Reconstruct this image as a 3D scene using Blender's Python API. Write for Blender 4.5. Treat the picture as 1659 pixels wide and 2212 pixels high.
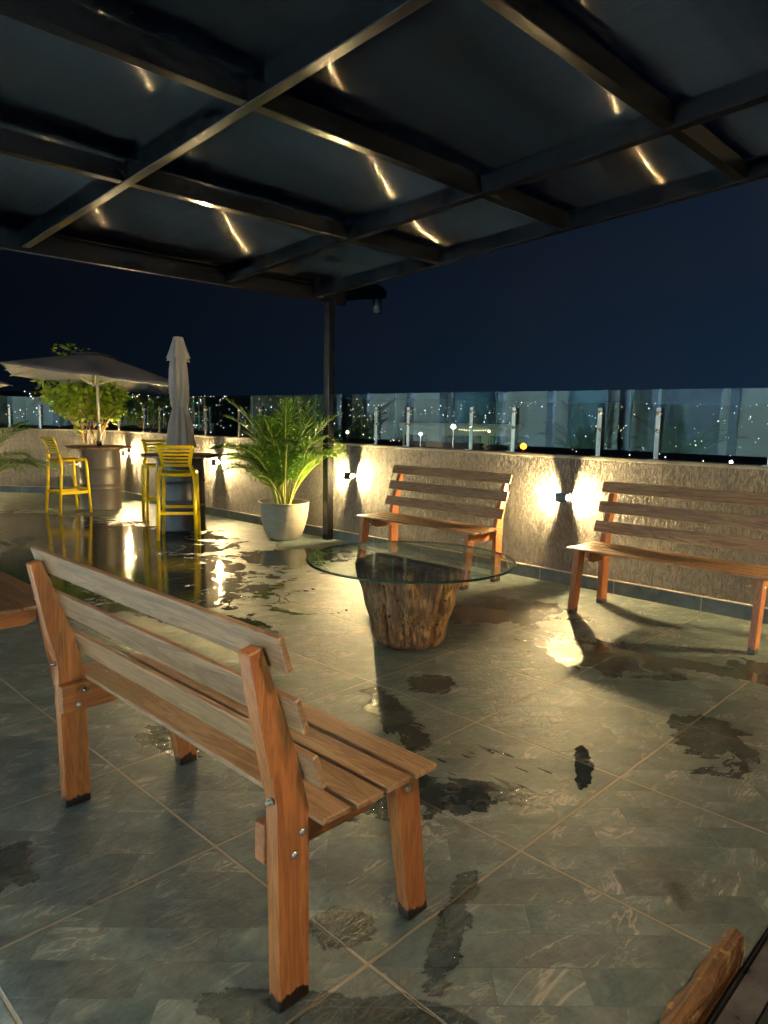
import bpy, bmesh, math, random
from mathutils import Vector, Matrix, noise
PI = math.pi
R = math.radians
random.seed(7)
S = bpy.context.scene
for o in list(bpy.data.objects): bpy.data.objects.remove(o)
COL = S.collection

# ------------------------------------------------------------ camera
F_PX, PITCH, ROLL, YAW, EYE = 1541.686, 0.13116, 0.01765, 0.77299, 1.40
fw = Vector((math.cos(PITCH)*math.cos(YAW), math.cos(PITCH)*math.sin(YAW), -math.sin(PITCH)))
r0 = Vector((math.sin(YAW), -math.cos(YAW), 0)); u0 = r0.cross(fw)
rr = r0*math.cos(ROLL)+u0*math.sin(ROLL); uu = -r0*math.sin(ROLL)+u0*math.cos(ROLL)
cam = bpy.data.cameras.new('camera'); co = bpy.data.objects.new('camera', cam); COL.objects.link(co)
m3 = Matrix((rr, uu, -fw)).transposed()
co.matrix_world = Matrix.Translation((0, 0, EYE)) @ m3.to_4x4()
cam.sensor_fit = 'HORIZONTAL'; cam.sensor_width = 36; cam.lens = F_PX/1659*36
cam.clip_start = 0.02; cam.clip_end = 20000
S.camera = co
S.render.resolution_x = 768; S.render.resolution_y = 1024

# ------------------------------------------------------------ night sky
W = bpy.data.worlds.new('World'); S.world = W; W.use_nodes = True
nt = W.node_tree; nt.nodes.clear()
def N(nt, t, **k):
    n = nt.nodes.new(t)
    for a, b in k.items():
        if a == 'inp':
            for i, v in b.items(): n.inputs[i].default_value = v
        else: setattr(n, a, b)
    return n
tc = N(nt, 'ShaderNodeTexCoord'); sx = N(nt, 'ShaderNodeSeparateXYZ')
nt.links.new(tc.outputs['Generated'], sx.inputs[0])
rp = N(nt, 'ShaderNodeValToRGB'); nt.links.new(sx.outputs[2], rp.inputs[0])
e = rp.color_ramp.elements
e[0].position = 0.0; e[0].color = (0.0052, 0.0145, 0.030, 1)
e[1].position = 0.55; e[1].color = (0.0016, 0.0032, 0.009, 1)
k = e.new(0.2); k.color = (0.0042, 0.0088, 0.0185, 1)
nz = N(nt, 'ShaderNodeTexNoise', inp={'Scale': 2.2, 'Detail': 3.0, 'Roughness': 0.5})
nt.links.new(tc.outputs['Generated'], nz.inputs['Vector'])
mr = N(nt, 'ShaderNodeMapRange', inp={1: 0.42, 2: 0.72, 3: 0.0, 4: 0.65}); nt.links.new(nz.outputs[0], mr.inputs[0])
mx = N(nt, 'ShaderNodeMixRGB'); mx.inputs[2].default_value = (0.012, 0.014, 0.022, 1)
nt.links.new(mr.outputs[0], mx.inputs[0]); nt.links.new(rp.outputs[0], mx.inputs[1])
# city side of the sky is bluer to +X, darker to +Y
dk = N(nt, 'ShaderNodeMapRange', inp={1: 0.2, 2: 1.0, 3: 0.95, 4: 0.12}); nt.links.new(sx.outputs[1], dk.inputs[0])
bg = N(nt, 'ShaderNodeBackground'); nt.links.new(mx.outputs[0], bg.inputs[0]); nt.links.new(dk.outputs[0], bg.inputs[1])
wo = N(nt, 'ShaderNodeOutputWorld'); nt.links.new(bg.outputs[0], wo.inputs[0])

S.view_settings.view_transform = 'Standard'; S.view_settings.look = 'None'
S.view_settings.exposure = 0.7; S.view_settings.gamma = 1
S.render.engine = 'CYCLES'
S.cycles.max_bounces = 8; S.cycles.transparent_max_bounces = 16
S.cycles.sample_clamp_indirect = 6
S.cycles.sample_clamp_direct = 0

# ------------------------------------------------------------ light levels (used by the lamp builders)
P_WALL = 60.0       # watts of each side of a wall lamp
P_FACADE = 4700.0     # each cool lamp on the building
P_WARM = 66.0       # warm lamp at the rear
C_WALL = (1.0, 0.70, 0.30); C_FAC = (0.68, 0.87, 1.0); C_WARM = (1.0, 0.68, 0.38)

# ------------------------------------------------------------ mesh helpers
class MB:
    def __init__(s): s.b = bmesh.new()
    def box(s, x0, x1, y0, y1, z0, z1, mi=0):
        v = [s.b.verts.new(p) for p in ((x0,y0,z0),(x1,y0,z0),(x1,y1,z0),(x0,y1,z0),(x0,y0,z1),(x1,y0,z1),(x1,y1,z1),(x0,y1,z1))]
        for f in ((3,2,1,0),(4,5,6,7),(0,1,5,4),(1,2,6,5),(2,3,7,6),(3,0,4,7)):
            q = s.b.faces.new([v[i] for i in f]); q.material_index = mi
        return s
    def prism(s, pts, a, b, axis='y', mi=0):
        # pts: polygon in the two other axes; extruded from a to b along axis
        def P(p, t):
            if axis == 'y': return (p[0], t, p[1])
            if axis == 'x': return (t, p[0], p[1])
            return (p[0], p[1], t)
        A = [s.b.verts.new(P(p, a)) for p in pts]; B = [s.b.verts.new(P(p, b)) for p in pts]
        n = len(pts); fs = [s.b.faces.new(A), s.b.faces.new(B[::-1])]
        for i in range(n): fs.append(s.b.faces.new((A[i], B[i], B[(i+1) % n], A[(i+1) % n])))
        for f in fs: f.material_index = mi
        return s
    def tube(s, pts, rad, seg=8, flat=1.0, caps=True, mi=0):
        pts = [Vector(p) for p in pts]; n = len(pts)
        if not hasattr(rad, '__len__'): rad = [rad]*n
        rings = []; up = None
        for i, p in enumerate(pts):
            d = (pts[min(i+1, n-1)]-pts[max(i-1, 0)]).normalized()
            if up is None:
                up = Vector((0, 0, 1)) if abs(d.z) < .9 else Vector((0, 1, 0))
            a = (up - d*up.dot(d)).normalized(); b = d.cross(a); up = a
            rings.append([s.b.verts.new(p+(a*math.cos(2*PI*k/seg)*rad[i]+b*math.sin(2*PI*k/seg)*rad[i]*flat)) for k in range(seg)])
        for i in range(n-1):
            for k in range(seg):
                f = s.b.faces.new((rings[i][k], rings[i][(k+1) % seg], rings[i+1][(k+1) % seg], rings[i+1][k])); f.smooth = True; f.material_index = mi
        if caps:
            s.b.faces.new(rings[0][::-1]).material_index = mi; s.b.faces.new(rings[-1]).material_index = mi
        return s
    def lathe(s, prof, seg=40, c=(0, 0), fn=None, mi=0, closed=False):
        rings = []
        for (r, z) in prof:
            ring = []
            for k in range(seg):
                th = 2*PI*k/seg; q = r if fn is None else fn(r, z, th)
                ring.append(s.b.verts.new((c[0]+q*math.cos(th), c[1]+q*math.sin(th), z)))
            rings.append(ring)
        for i in range(len(rings)-1):
            for k in range(seg):
                f = s.b.faces.new((rings[i][k], rings[i][(k+1) % seg], rings[i+1][(k+1) % seg], rings[i+1][k])); f.smooth = True; f.material_index = mi
        if prof[0][0] > 1e-4: s.b.faces.new(rings[0][::-1]).material_index = mi
        if prof[-1][0] > 1e-4: s.b.faces.new(rings[-1]).material_index = mi
        return s
    def face(s, pts, mi=0):
        f = s.b.faces.new([s.b.verts.new(p) for p in pts]); f.material_index = mi; return f
    def bevel(s, w=.002, seg=1):
        bmesh.ops.bevel(s.b, geom=list(s.b.edges), offset=w, segments=seg, affect='EDGES', profile=.5)
        return s
    def xf(s, M): s.b.transform(M); return s
    def mesh(s, name, mats, fixn=True):
        if fixn: bmesh.ops.recalc_face_normals(s.b, faces=list(s.b.faces))
        me = bpy.data.meshes.new(name); s.b.to_mesh(me); s.b.free()
        for m in (mats if isinstance(mats, (list, tuple)) else [mats]): me.materials.append(m)
        return me
    def build(s, name, mats, parent=None, fixn=True, **tagkw):
        o = bpy.data.objects.new(name, s.mesh(name, mats, fixn)); COL.objects.link(o)
        if parent is not None: o.parent = parent
        tag(o, **tagkw); return o
def tag(o, label=None, cat=None, group=None, kind=None):
    if label: o['label'] = label
    if cat: o['category'] = cat
    if group: o['group'] = group
    if kind: o['kind'] = kind
    return o
def thing(name, label, cat, loc=(0, 0, 0), rz=0, group=None):
    o = bpy.data.objects.new(name, None); COL.objects.link(o); o.empty_display_size = .1
    o.location = loc; o.rotation_euler = (0, 0, rz); tag(o, label, cat, group); return o
def dup(root, loc, rz, label, group=None):
    def cp(o, par):
        c = o.copy(); COL.objects.link(c)
        if par is not None: c.parent = par
        for ch in o.children: cp(ch, c)
        return c
    r = cp(root, None); r.location = loc; r.rotation_euler = (0, 0, rz); r['label'] = label
    if group: r['group'] = group
    return r
def rnd(a, b): return random.uniform(a, b)

# ------------------------------------------------------------ material helpers
class MT:
    def __init__(s, name):
        s.m = bpy.data.materials.new(name); s.m.use_nodes = True; s.t = s.m.node_tree; s.t.nodes.clear()
        s.out = s.n('ShaderNodeOutputMaterial')
    def n(s, t, **k): return N(s.t, t, **k)
    def l(s, a, b): s.t.links.new(a, b)
    def setin(s, sock, v):
        if hasattr(v, 'is_linked') or isinstance(v, bpy.types.NodeSocket): s.l(v, sock)
        else: sock.default_value = v
    def math(s, op, a, b=None, c=None, clamp=False):
        n = s.n('ShaderNodeMath', operation=op, use_clamp=clamp)
        s.setin(n.inputs[0], a)
        if b is not None: s.setin(n.inputs[1], b)
        if c is not None: s.setin(n.inputs[2], c)
        return n.outputs[0]
    def vmath(s, op, a, b=None):
        n = s.n('ShaderNodeVectorMath', operation=op); s.setin(n.inputs[0], a)
        if b is not None: s.setin(n.inputs[1], b)
        return n.outputs['Value'] if op in ('LENGTH', 'DISTANCE', 'DOT_PRODUCT') else n.outputs[0]
    def mix(s, f, a, b, blend='MIX'):
        n = s.n('ShaderNodeMixRGB', blend_type=blend); s.setin(n.inputs[0], f)
        for i, v in ((1, a), (2, b)):
            if isinstance(v, tuple) and len(v) == 3: v = v+(1,)
            s.setin(n.inputs[i], v)
        return n.outputs[0]
    def rng(s, v, a, b, c=0.0, d=1.0, smooth=False):
        n = s.n('ShaderNodeMapRange'); n.interpolation_type = 'SMOOTHSTEP' if smooth else 'LINEAR'
        s.setin(n.inputs[0], v)
        for i, q in zip((1, 2, 3, 4), (a, b, c, d)): n.inputs[i].default_value = q
        return n.outputs[0]
    def noise(s, vec, scale, det=4, rough=.55, dist=0.0, col=False):
        n = s.n('ShaderNodeTexNoise', inp={'Scale': scale, 'Detail': float(det), 'Roughness': rough, 'Distortion': dist})
        s.l(vec, n.inputs['Vector']); return n.outputs['Color' if col else 0]
    def coord(s, kind='Object'): return s.n('ShaderNodeTexCoord').outputs[kind]
    def pos(s): return s.n('ShaderNodeNewGeometry').outputs['Position']
    def scale(s, vec, sc): return s.vmath('MULTIPLY', vec, sc)
    def bump(s, h, strength=.5, dist=.01, nrm=None):
        n = s.n('ShaderNodeBump', inp={'Strength': strength, 'Distance': dist})
        s.l(h, n.inputs['Height'])
        if nrm is not None: s.l(nrm, n.inputs['Normal'])
        return n.outputs[0]
    def pbr(s, col, rough=.5, metal=0.0, nrm=None, spec=.5, **kw):
        n = s.n('ShaderNodeBsdfPrincipled')
        if isinstance(col, tuple) and len(col) == 3: col = col+(1,)
        s.setin(n.inputs['Base Color'], col); s.setin(n.inputs['Roughness'], rough); s.setin(n.inputs['Metallic'], metal)
        s.setin(n.inputs['Specular IOR Level'], spec)
        if nrm is not None: s.l(nrm, n.inputs['Normal'])
        for k, v in kw.items(): s.setin(n.inputs[k.replace('_', ' ')], v)
        return n.outputs[0]
    def done(s, sh): s.l(sh, s.out.inputs[0]); return s.m
def simple(name, col, rough=.5, metal=0.0, var=.15, sc=6.0, bump=0.0, spec=.5):
    t = MT(name); c = t.coord(); nz = t.noise(c, sc, 4)
    k = t.rng(nz, .3, .7, 1-var, 1+var)
    cc = t.mix(1.0, col, t.n('ShaderNodeCombineXYZ').outputs[0]) if False else None
    mul = t.n('ShaderNodeVectorMath', operation='SCALE'); mul.inputs[0].default_value = col; t.l(k, mul.inputs['Scale'])
    rg = t.rng(nz, .3, .7, max(.02, rough-.08), rough+.08)
    nr = t.bump(t.noise(c, sc*8, 3), bump, .004) if bump else None
    return t.done(t.pbr(mul.outputs[0], rg, metal, nr, spec))
def emis(name, col, st):
    t = MT(name); e = t.n('ShaderNodeEmission', inp={'Strength': st}); e.inputs[0].default_value = col+(1,)
    return t.done(e.outputs[0])

# ---- slate floor tiles, damp and puddles
def mat_floor():
    t = MT('slate_floor'); P = t.pos()
    sep = t.n('ShaderNodeSeparateXYZ'); t.l(P, sep.inputs[0]); X, Y = sep.outputs[0], sep.outputs[1]
    gx = t.math('DIVIDE', t.math('SUBTRACT', X, 1.184), .700); gy = t.math('DIVIDE', t.math('SUBTRACT', Y, 1.185), .7125)
    ix, iy = t.math('FLOOR', gx), t.math('FLOOR', gy)
    fx, fy = t.math('SUBTRACT', gx, ix), t.math('SUBTRACT', gy, iy)
    wob = t.math('MULTIPLY', t.math('SUBTRACT', t.noise(P, 9, 2), .5), .006)
    ex = t.math('MINIMUM', fx, t.math('SUBTRACT', 1.0, fx)); ey = t.math('MINIMUM', fy, t.math('SUBTRACT', 1.0, fy))
    edge = t.math('ADD', t.math('MINIMUM', ex, ey), wob)
    grout = t.rng(edge, .005, .0085, 1.0, 0.0)
    groutd = t.rng(edge, .0, .03, 1.0, 0.0)
    cid = t.n('ShaderNodeCombineXYZ'); t.l(ix, cid.inputs[0]); t.l(iy, cid.inputs[1])
    wn = t.n('ShaderNodeTexWhiteNoise', noise_dimensions='3D'); t.l(cid.outputs[0], wn.inputs[0])
    # printed slate pieces inside each tile: skewed bricks at an angle
    rot = t.n('ShaderNodeMapping', inp={'Rotation': (0, 0, R(45.0)), 'Scale': (1, 1, 1)}); t.l(P, rot.inputs[0])
    off = t.vmath('ADD', rot.outputs[0], t.scale(wn.outputs['Color'], (.6, .6, 0)))
    br = t.n('ShaderNodeTexBrick', inp={'Scale': 1.0, 'Mortar Size': .0016, 'Mortar Smooth': .2, 'Brick Width': .235, 'Row Height': .121, 'Bias': 0.0})
    br.offset = .43; br.offset_frequency = 3; br.squash = 1.7; br.squash_frequency = 2
    br.inputs['Color1'].default_value = (0, 0, 0, 1); br.inputs['Color2'].default_value = (1, 1, 1, 1)
    t.l(off, br.inputs['Vector'])
    piece = t.n('ShaderNodeSeparateColor'); t.l(br.outputs['Color'], piece.inputs[0])
    pv = piece.outputs[0]; mort = br.outputs['Fac']
    pid = t.vmath('ADD', P, t.scale(br.outputs['Color'], (5.0, 3.0, 7.0)))
    pid = t.vmath('ADD', pid, t.scale(wn.outputs['Color'], (9.0, 9.0, 9.0)))
    n1 = t.noise(pid, 3.2, 6, .62, .6); n2 = t.noise(pid, 26, 5, .7); n3 = t.noise(P, .55, 3)
    # cleft veins
    vsc = t.n('ShaderNodeMapping', inp={'Rotation': (0, 0, R(20)), 'Scale': (1.0, 3.0, 1.0)}); t.l(pid, vsc.inputs[0])
    vn = t.noise(vsc.outputs[0], 2.1, 5, .6, 1.2)
    vein = t.rng(t.math('ABSOLUTE', t.math('SUBTRACT', vn, .5)), .0, .022, 1.0, 0.0, True)
    vein = t.math('MULTIPLY', vein, t.rng(n1, .45, .62))
    base = t.mix(t.rng(n1, .36, .64), (.034, .068, .071), (.138, .172, .168))
    base = t.mix(t.math('MULTIPLY', t.rng(t.noise(pid, 5.5, 4, .6), .5, .7), .38), base, (.12, .098, .062))
    base = t.mix(t.math('MULTIPLY', t.rng(t.noise(pid, 7.5, 4, .6), .55, .72), .4), base, (.062, .09, .048))
    base = t.mix(t.rng(pv, 0, 1, 0.0, .6), base, (.05, .058, .056))
    sc = t.n('ShaderNodeVectorMath', operation='SCALE'); t.l(base, sc.inputs[0]); t.l(t.rng(n2, .3, .7, .62, 1.4), sc.inputs['Scale'])
    base = t.mix(t.math('MULTIPLY', vein, .8), sc.outputs[0], (.34, .32, .26))
    base = t.mix(t.math('MULTIPLY', t.math('MULTIPLY', mort, .5), t.rng(t.noise(P, 1.7, 3), .38, .55, .15, 1)), base, (.022, .024, .02))
    base = t.mix(t.math('MULTIPLY', t.rng(edge, .008, .016, 1, 0), .45), base, (.03, .032, .028))  # groove shade painted dark along the tile edges beside the grout
    base = t.mix(grout, base, (.22, .19, .135))
    # --- wetness masks: ellipses (cx, cy, rx, ry, angle) with ragged borders
    rag = t.math('ADD', t.math('MULTIPLY', t.math('SUBTRACT', t.noise(t.vmath('ADD', P, t.scale(t.noise(P, 3, 3, .6, col=True), (.25, .25, 0))), 3.4, 5, .62, 1.2), .5), 3.4),
                 t.math('MULTIPLY', t.math('SUBTRACT', t.noise(P, 15, 5, .68), .5), .7))
    def ell(lst):
        cur = None
        for (cx, cy, rx, ry, a) in lst:
            mp = t.n('ShaderNodeMapping'); mp.vector_type = 'TEXTURE'
            mp.inputs['Location'].default_value = (cx, cy, 0); mp.inputs['Rotation'].default_value = (0, 0, R(a)); mp.inputs['Scale'].default_value = (rx, ry, 1e3)
            t.l(P, mp.inputs[0]); d = t.vmath('LENGTH', mp.outputs[0])
            d = t.math('SUBTRACT', 1.0, d)
            cur = d if cur is None else t.math('MAXIMUM', cur, d)
        return cur
    pud = ell([(2.75, 6.3, 1.0, 1.9, 8), (3.6, 7.6, 1.0, 1.3, 0), (3.2, 9.3, .9, 1.6, 10), (4.4, 5.55, .55, .5, 0), (1.6, 8.6, .8, 2.4, 0),
               (4.15, 1.45, .09, .75, 12), (2.55, 4.25, .16, .5, 20), (2.5, 1.30, .035, .2, -60), (1.96, 1.55, .13, .17, 30)])
    damp = ell([(4.1, 3.0, .25, .7, 35), (4.5, 2.8, .4, .2, 0), (3.2, 1.05, .34, .15, 20), (2.35, 2.2, .10, .42, -25), (1.0, 1.15, .07, .34, 42), (1.22, 1.33, .10, .12, 0), (.85, .95, .06, .16, 10),
                (.60, 2.30, .14, .2, 0), (3.9, 2.0, .30, .5, 0), (2.05, 1.55, .08, .3, 30), (1.75, 1.72, .12, .26, 30), (4.3, .9, .5, .2, 80), (.3, 1.9, .1, .2, 0), (2.8, 2.35, .14, .14, 0), (1.45, 1.12, .26, .05, 25), (1.45, 2.7, .1, .2, 0)])
    pm = t.rng(t.math('ADD', pud, t.math('MULTIPLY', rag, .75)), .0, .045, 0, 1, True)
    # random extra drops
    dr = t.rng(t.noise(P, 4.2, 3, .55, .4), .655, .67)
    ddry = t.rng(t.math('ADD', t.math('MULTIPLY', damp, 1.0), t.math('MULTIPLY', rag, .8)), -.02, .16, 0, 1, True)
    spl = t.n('ShaderNodeMapping', inp={'Rotation': (0, 0, R(-62)), 'Scale': (1, .16, 1)}); t.l(P, spl.inputs[0])
    sm_ = t.rng(t.noise(spl.outputs[0], 34, 2), .61, .64); reg = t.n('ShaderNodeMapping'); reg.vector_type = 'TEXTURE'
    reg.inputs['Location'].default_value = (2.25, 1.55, 0); reg.inputs['Scale'].default_value = (.38, .38, 1e3); t.l(P, reg.inputs[0])
    sm_ = t.math('MULTIPLY', sm_, t.rng(t.vmath('LENGTH', reg.outputs[0]), .6, 1.0, 1, 0))
    dm = t.math('MAXIMUM', ddry, t.math('MAXIMUM', sm_, t.math('MULTIPLY', dr, .8)), clamp=True)
    wet = t.math('MAXIMUM', pm, dm)
    wd = t.n('ShaderNodeVectorMath', operation='SCALE'); t.l(base, wd.inputs[0]); t.l(t.rng(wet, 0, 1, 1.0, .38), wd.inputs['Scale'])
    dryr = t.rng(n2, .3, .7, .40, .58)
    rough = t.math('ADD', t.math('MULTIPLY', dryr, t.math('SUBTRACT', 1.0, dm)), t.math('MULTIPLY', dm, .24))
    rough = t.math('ADD', t.math('MULTIPLY', rough, t.math('SUBTRACT', 1.0, pm)), t.math('MULTIPLY', pm, t.rng(t.noise(P, 7, 3), .4, .7, .03, .10)))
    # relief
    st = t.noise(t.scale(pid, (1.0, 2.2, 1.0)), 17, 6, .62, .8)
    hh = t.math('ADD', t.math('MULTIPLY', st, .55), t.math('MULTIPLY', n2, .25))
    hh = t.math('ADD', hh, t.math('MULTIPLY', vn, .8))
    hh = t.math('SUBTRACT', hh, t.math('MULTIPLY', mort, .12)); hh = t.math('SUBTRACT', hh, t.math('MULTIPLY', grout, .35))
    keep = t.rng(pm, 0, 1, 1.0, .06)
    b = t.n('ShaderNodeBump', inp={'Distance': .012}); t.l(t.math('MULTIPLY', keep, .9), b.inputs['Strength']); t.l(hh, b.inputs['Height'])
    sh = t.pbr(wd.outputs[0], rough, 0.0, b.outputs[0], .5)
    return t.done(sh)
M_FLOOR = mat_floor()

def mat_plaster():
    t = MT('scraped_plaster'); P = t.pos()
    s1 = t.noise(t.scale(P, (9, 9, 3.4)), 3.6, 6, .72, .9)
    s2 = t.noise(t.scale(P, (20, 20, 7.0)), 3.4, 4, .6, .5)
    s3 = t.noise(P, 60, 3)
    big = t.noise(P, 1.3, 4, .6)
    stain = t.noise(t.scale(P, (3, 3, .5)), 2.0, 4, .6)
    grv = t.rng(s2, .38, .50, 0.0, 1.0, True)
    col = t.mix(t.rng(big, .3, .7), (.18, .172, .157), (.27, .256, .23))
    col = t.mix(t.math('MULTIPLY', t.rng(stain, .52, .7), .5), col, (.13, .12, .105))
    col = t.mix(t.rng(s1, .40, .54, .55, 0.0), col, (.10, .092, .08))
    col = t.mix(t.math('MULTIPLY', t.math('SUBTRACT', 1.0, grv), .5), col, (.12, .10, .075))
    drip = t.math('MULTIPLY', t.rng(t.noise(t.scale(P, (7, 7, .35)), 2.4, 3), .55, .68), t.rng(t.n('ShaderNodeSeparateXYZ').outputs[2], 0, 1)) if False else t.rng(t.noise(t.scale(P, (7, 7, .35)), 2.4, 3), .56, .70, 0, .35)
    col = t.mix(drip, col, (.09, .085, .075))
    h = t.math('ADD', t.math('MULTIPLY', s1, 1.0), t.math('MULTIPLY', grv, .45)); h = t.math('ADD', h, t.math('MULTIPLY', s3, .12))
    return t.done(t.pbr(col, .85, 0.0, t.bump(h, 1.0, .034), .25))
M_PLASTER = mat_plaster()
def mat_coping():
    t = MT('concrete_coping'); P = t.pos(); n = t.noise(t.scale(P, (6, 2, 12)), 3, 5)
    col = t.mix(t.rng(n, .3, .7), (.15, .14, .12), (.34, .31, .25))
    return t.done(t.pbr(col, .8, 0.0, t.bump(n, .7, .01), .3))
M_COPING = mat_coping()
def mat_skirt():
    t = MT('slate_skirting'); P = t.pos(); sep = t.n('ShaderNodeSeparateXYZ'); t.l(P, sep.inputs[0])
    f = t.math('FRACT', t.math('DIVIDE', t.math('ADD', sep.outputs[1], .16), .70))
    g = t.rng(t.math('ABSOLUTE', t.math('SUBTRACT', f, .5)), .494, .4965)
    n = t.noise(P, 4, 5, .6, .8)
    v = t.rng(t.math('ABSOLUTE', t.math('SUBTRACT', t.noise(P, 3, 4, .6, 1.0), .5)), 0, .02, .35, 0)
    col = t.mix(t.rng(n, .3, .7), (.06, .078, .078), (.12, .14, .13)); col = t.mix(v, col, (.22, .21, .17)); col = t.mix(g, col, (.40, .34, .24))
    return t.done(t.pbr(col, .4, 0.0, t.bump(n, .3, .01), .4))
M_SKIRT = mat_skirt()
M_GROUT = simple('pale_grout', (.55, .48, .36), .8, sc=20)

def mat_wood(name, ax, c1, c2, c3, rough=.42, wetfeet=False, gloss=.5):
    t = MT(name); c = t.coord(); oi = t.n('ShaderNodeObjectInfo')
    off = t.n('ShaderNodeCombineXYZ')
    for i in range(3): t.l(t.math('MULTIPLY', oi.outputs['Random'], 17.0+i*5), off.inputs[i])
    v = t.vmath('ADD', c, off.outputs[0])
    lo = [9.0, 9.0, 9.0]; lo['xyz'.index(ax)] = .8
    hi = [60.0, 60.0, 60.0]; hi['xyz'.index(ax)] = 2.2
    a = t.noise(t.scale(v, tuple(lo)), 1.6, 4, .6, 1.4); b = t.noise(t.scale(v, tuple(hi)), 2.0, 4, .6, .3)
    ring = t.math('FRACT', t.math('MULTIPLY', a, 7.0)); ring = t.rng(t.math('ABSOLUTE', t.math('SUBTRACT', ring, .5)), 0.0, .5)
    col = t.mix(t.rng(a, .32, .68), c1, c2); col = t.mix(t.math('MULTIPLY', ring, .60), col, c3)
    col = t.mix(t.rng(b, .35, .65, .35, 0.0), col, c3)
    # weather blotches
    bl = t.noise(v, 7, 4, .6); col = t.mix(t.rng(bl, .60, .75, 0, .3), col, tuple(x*.5 for x in c3))
    rv = t.n('ShaderNodeVectorMath', operation='SCALE'); t.l(col, rv.inputs[0]); t.l(t.rng(oi.outputs['Random'], 0, 1, .85, 1.15), rv.inputs['Scale']); col = rv.outputs[0]
    rg = t.rng(b, .3, .7, rough-.08, rough+.1)
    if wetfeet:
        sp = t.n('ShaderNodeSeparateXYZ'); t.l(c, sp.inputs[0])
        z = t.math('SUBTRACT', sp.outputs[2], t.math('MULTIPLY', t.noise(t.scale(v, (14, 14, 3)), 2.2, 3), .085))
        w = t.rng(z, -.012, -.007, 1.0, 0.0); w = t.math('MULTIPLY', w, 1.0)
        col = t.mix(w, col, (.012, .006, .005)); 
    nr = t.bump(t.math('ADD', t.math('MULTIPLY', b, .7), t.math('MULTIPLY', ring, .3)), .35, .003)
    return t.done(t.pbr(col, rg, 0.0, nr, gloss))
M_BOARD = mat_wood('weathered_brown_board', 'y', (.27, .142, .066), (.46, .275, .145), (.09, .042, .018), .40)
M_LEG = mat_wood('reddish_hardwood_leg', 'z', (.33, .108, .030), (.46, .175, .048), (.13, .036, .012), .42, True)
M_RAIL = mat_wood('reddish_hardwood_rail', 'x', (.29, .10, .028), (.38, .145, .042), (.13, .036, .012), .45)
M_STEEL = simple('stainless_steel', (.62, .60, .56), .22, 1.0, var=.08, sc=12)
M_BOLT = simple('zinc_bolt', (.55, .54, .50), .3, .9)
def mat_black():
    t = MT('black_painted_steel'); P = t.pos(); n = t.noise(P, 5, 4); n2 = t.noise(P, 40, 3)
    return t.done(t.pbr(t.mix(t.rng(n, .3, .7), (.0035, .004, .005), (.006, .006, .007)), t.rng(n, .3, .7, .12, .18), 0.0, t.bump(n2, .08, .002), .32))
M_BLACK = mat_black()
def mat_glass(name, tint, rough=0.0, spec=1.0):
    t = MT(name); tr = t.n('ShaderNodeBsdfTransparent'); tr.inputs[0].default_value = tint+(1,)
    gl = t.n('ShaderNodeBsdfGlossy', inp={'Roughness': rough}); gl.inputs[0].default_value = (.74, .96, 1, 1)
    P = t.pos(); bn = t.bump(t.noise(P, 1.6, 2), .03, .02); t.l(bn, gl.inputs['Normal'])
    fr = t.n('ShaderNodeFresnel', inp={'IOR': 1.5}); f = t.math('MULTIPLY', t.math('MULTIPLY', fr.outputs[0], spec, clamp=True), t.math('SUBTRACT', 1.0, t.n('ShaderNodeNewGeometry').outputs['Backfacing']))
    mxs = t.n('ShaderNodeMixShader'); t.l(f, mxs.inputs[0]); t.l(tr.outputs[0], mxs.inputs[1]); t.l(gl.outputs[0], mxs.inputs[2])
    # faint dust film
    df = t.n('ShaderNodeBsdfDiffuse'); df.inputs[0].default_value = (.5, .62, .62, 1)
    m2 = t.n('ShaderNodeMixShader'); t.l(t.rng(t.noise(P, 3, 4), .3, .8, .002, .02), m2.inputs[0]); t.l(mxs.outputs[0], m2.inputs[1]); t.l(df.outputs[0], m2.inputs[2])
    return t.done(m2.outputs[0])
M_GLASS = mat_glass('clear_glass', (.84, .95, .93), 0.0, 3.2)
M_TGLASS = mat_glass('table_glass', (.93, .97, .95), 0.0, 1.6)
def mat_edge():
    t = MT('green_glass_edge'); a = t.pbr((.10, .42, .36), .12, 0.0, None, .8); return t.done(a)
M_EDGE = mat_edge()
M_TEDGE = simple('dark_green_glass_edge', (.006, .03, .022), .08, 0.0)

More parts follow.
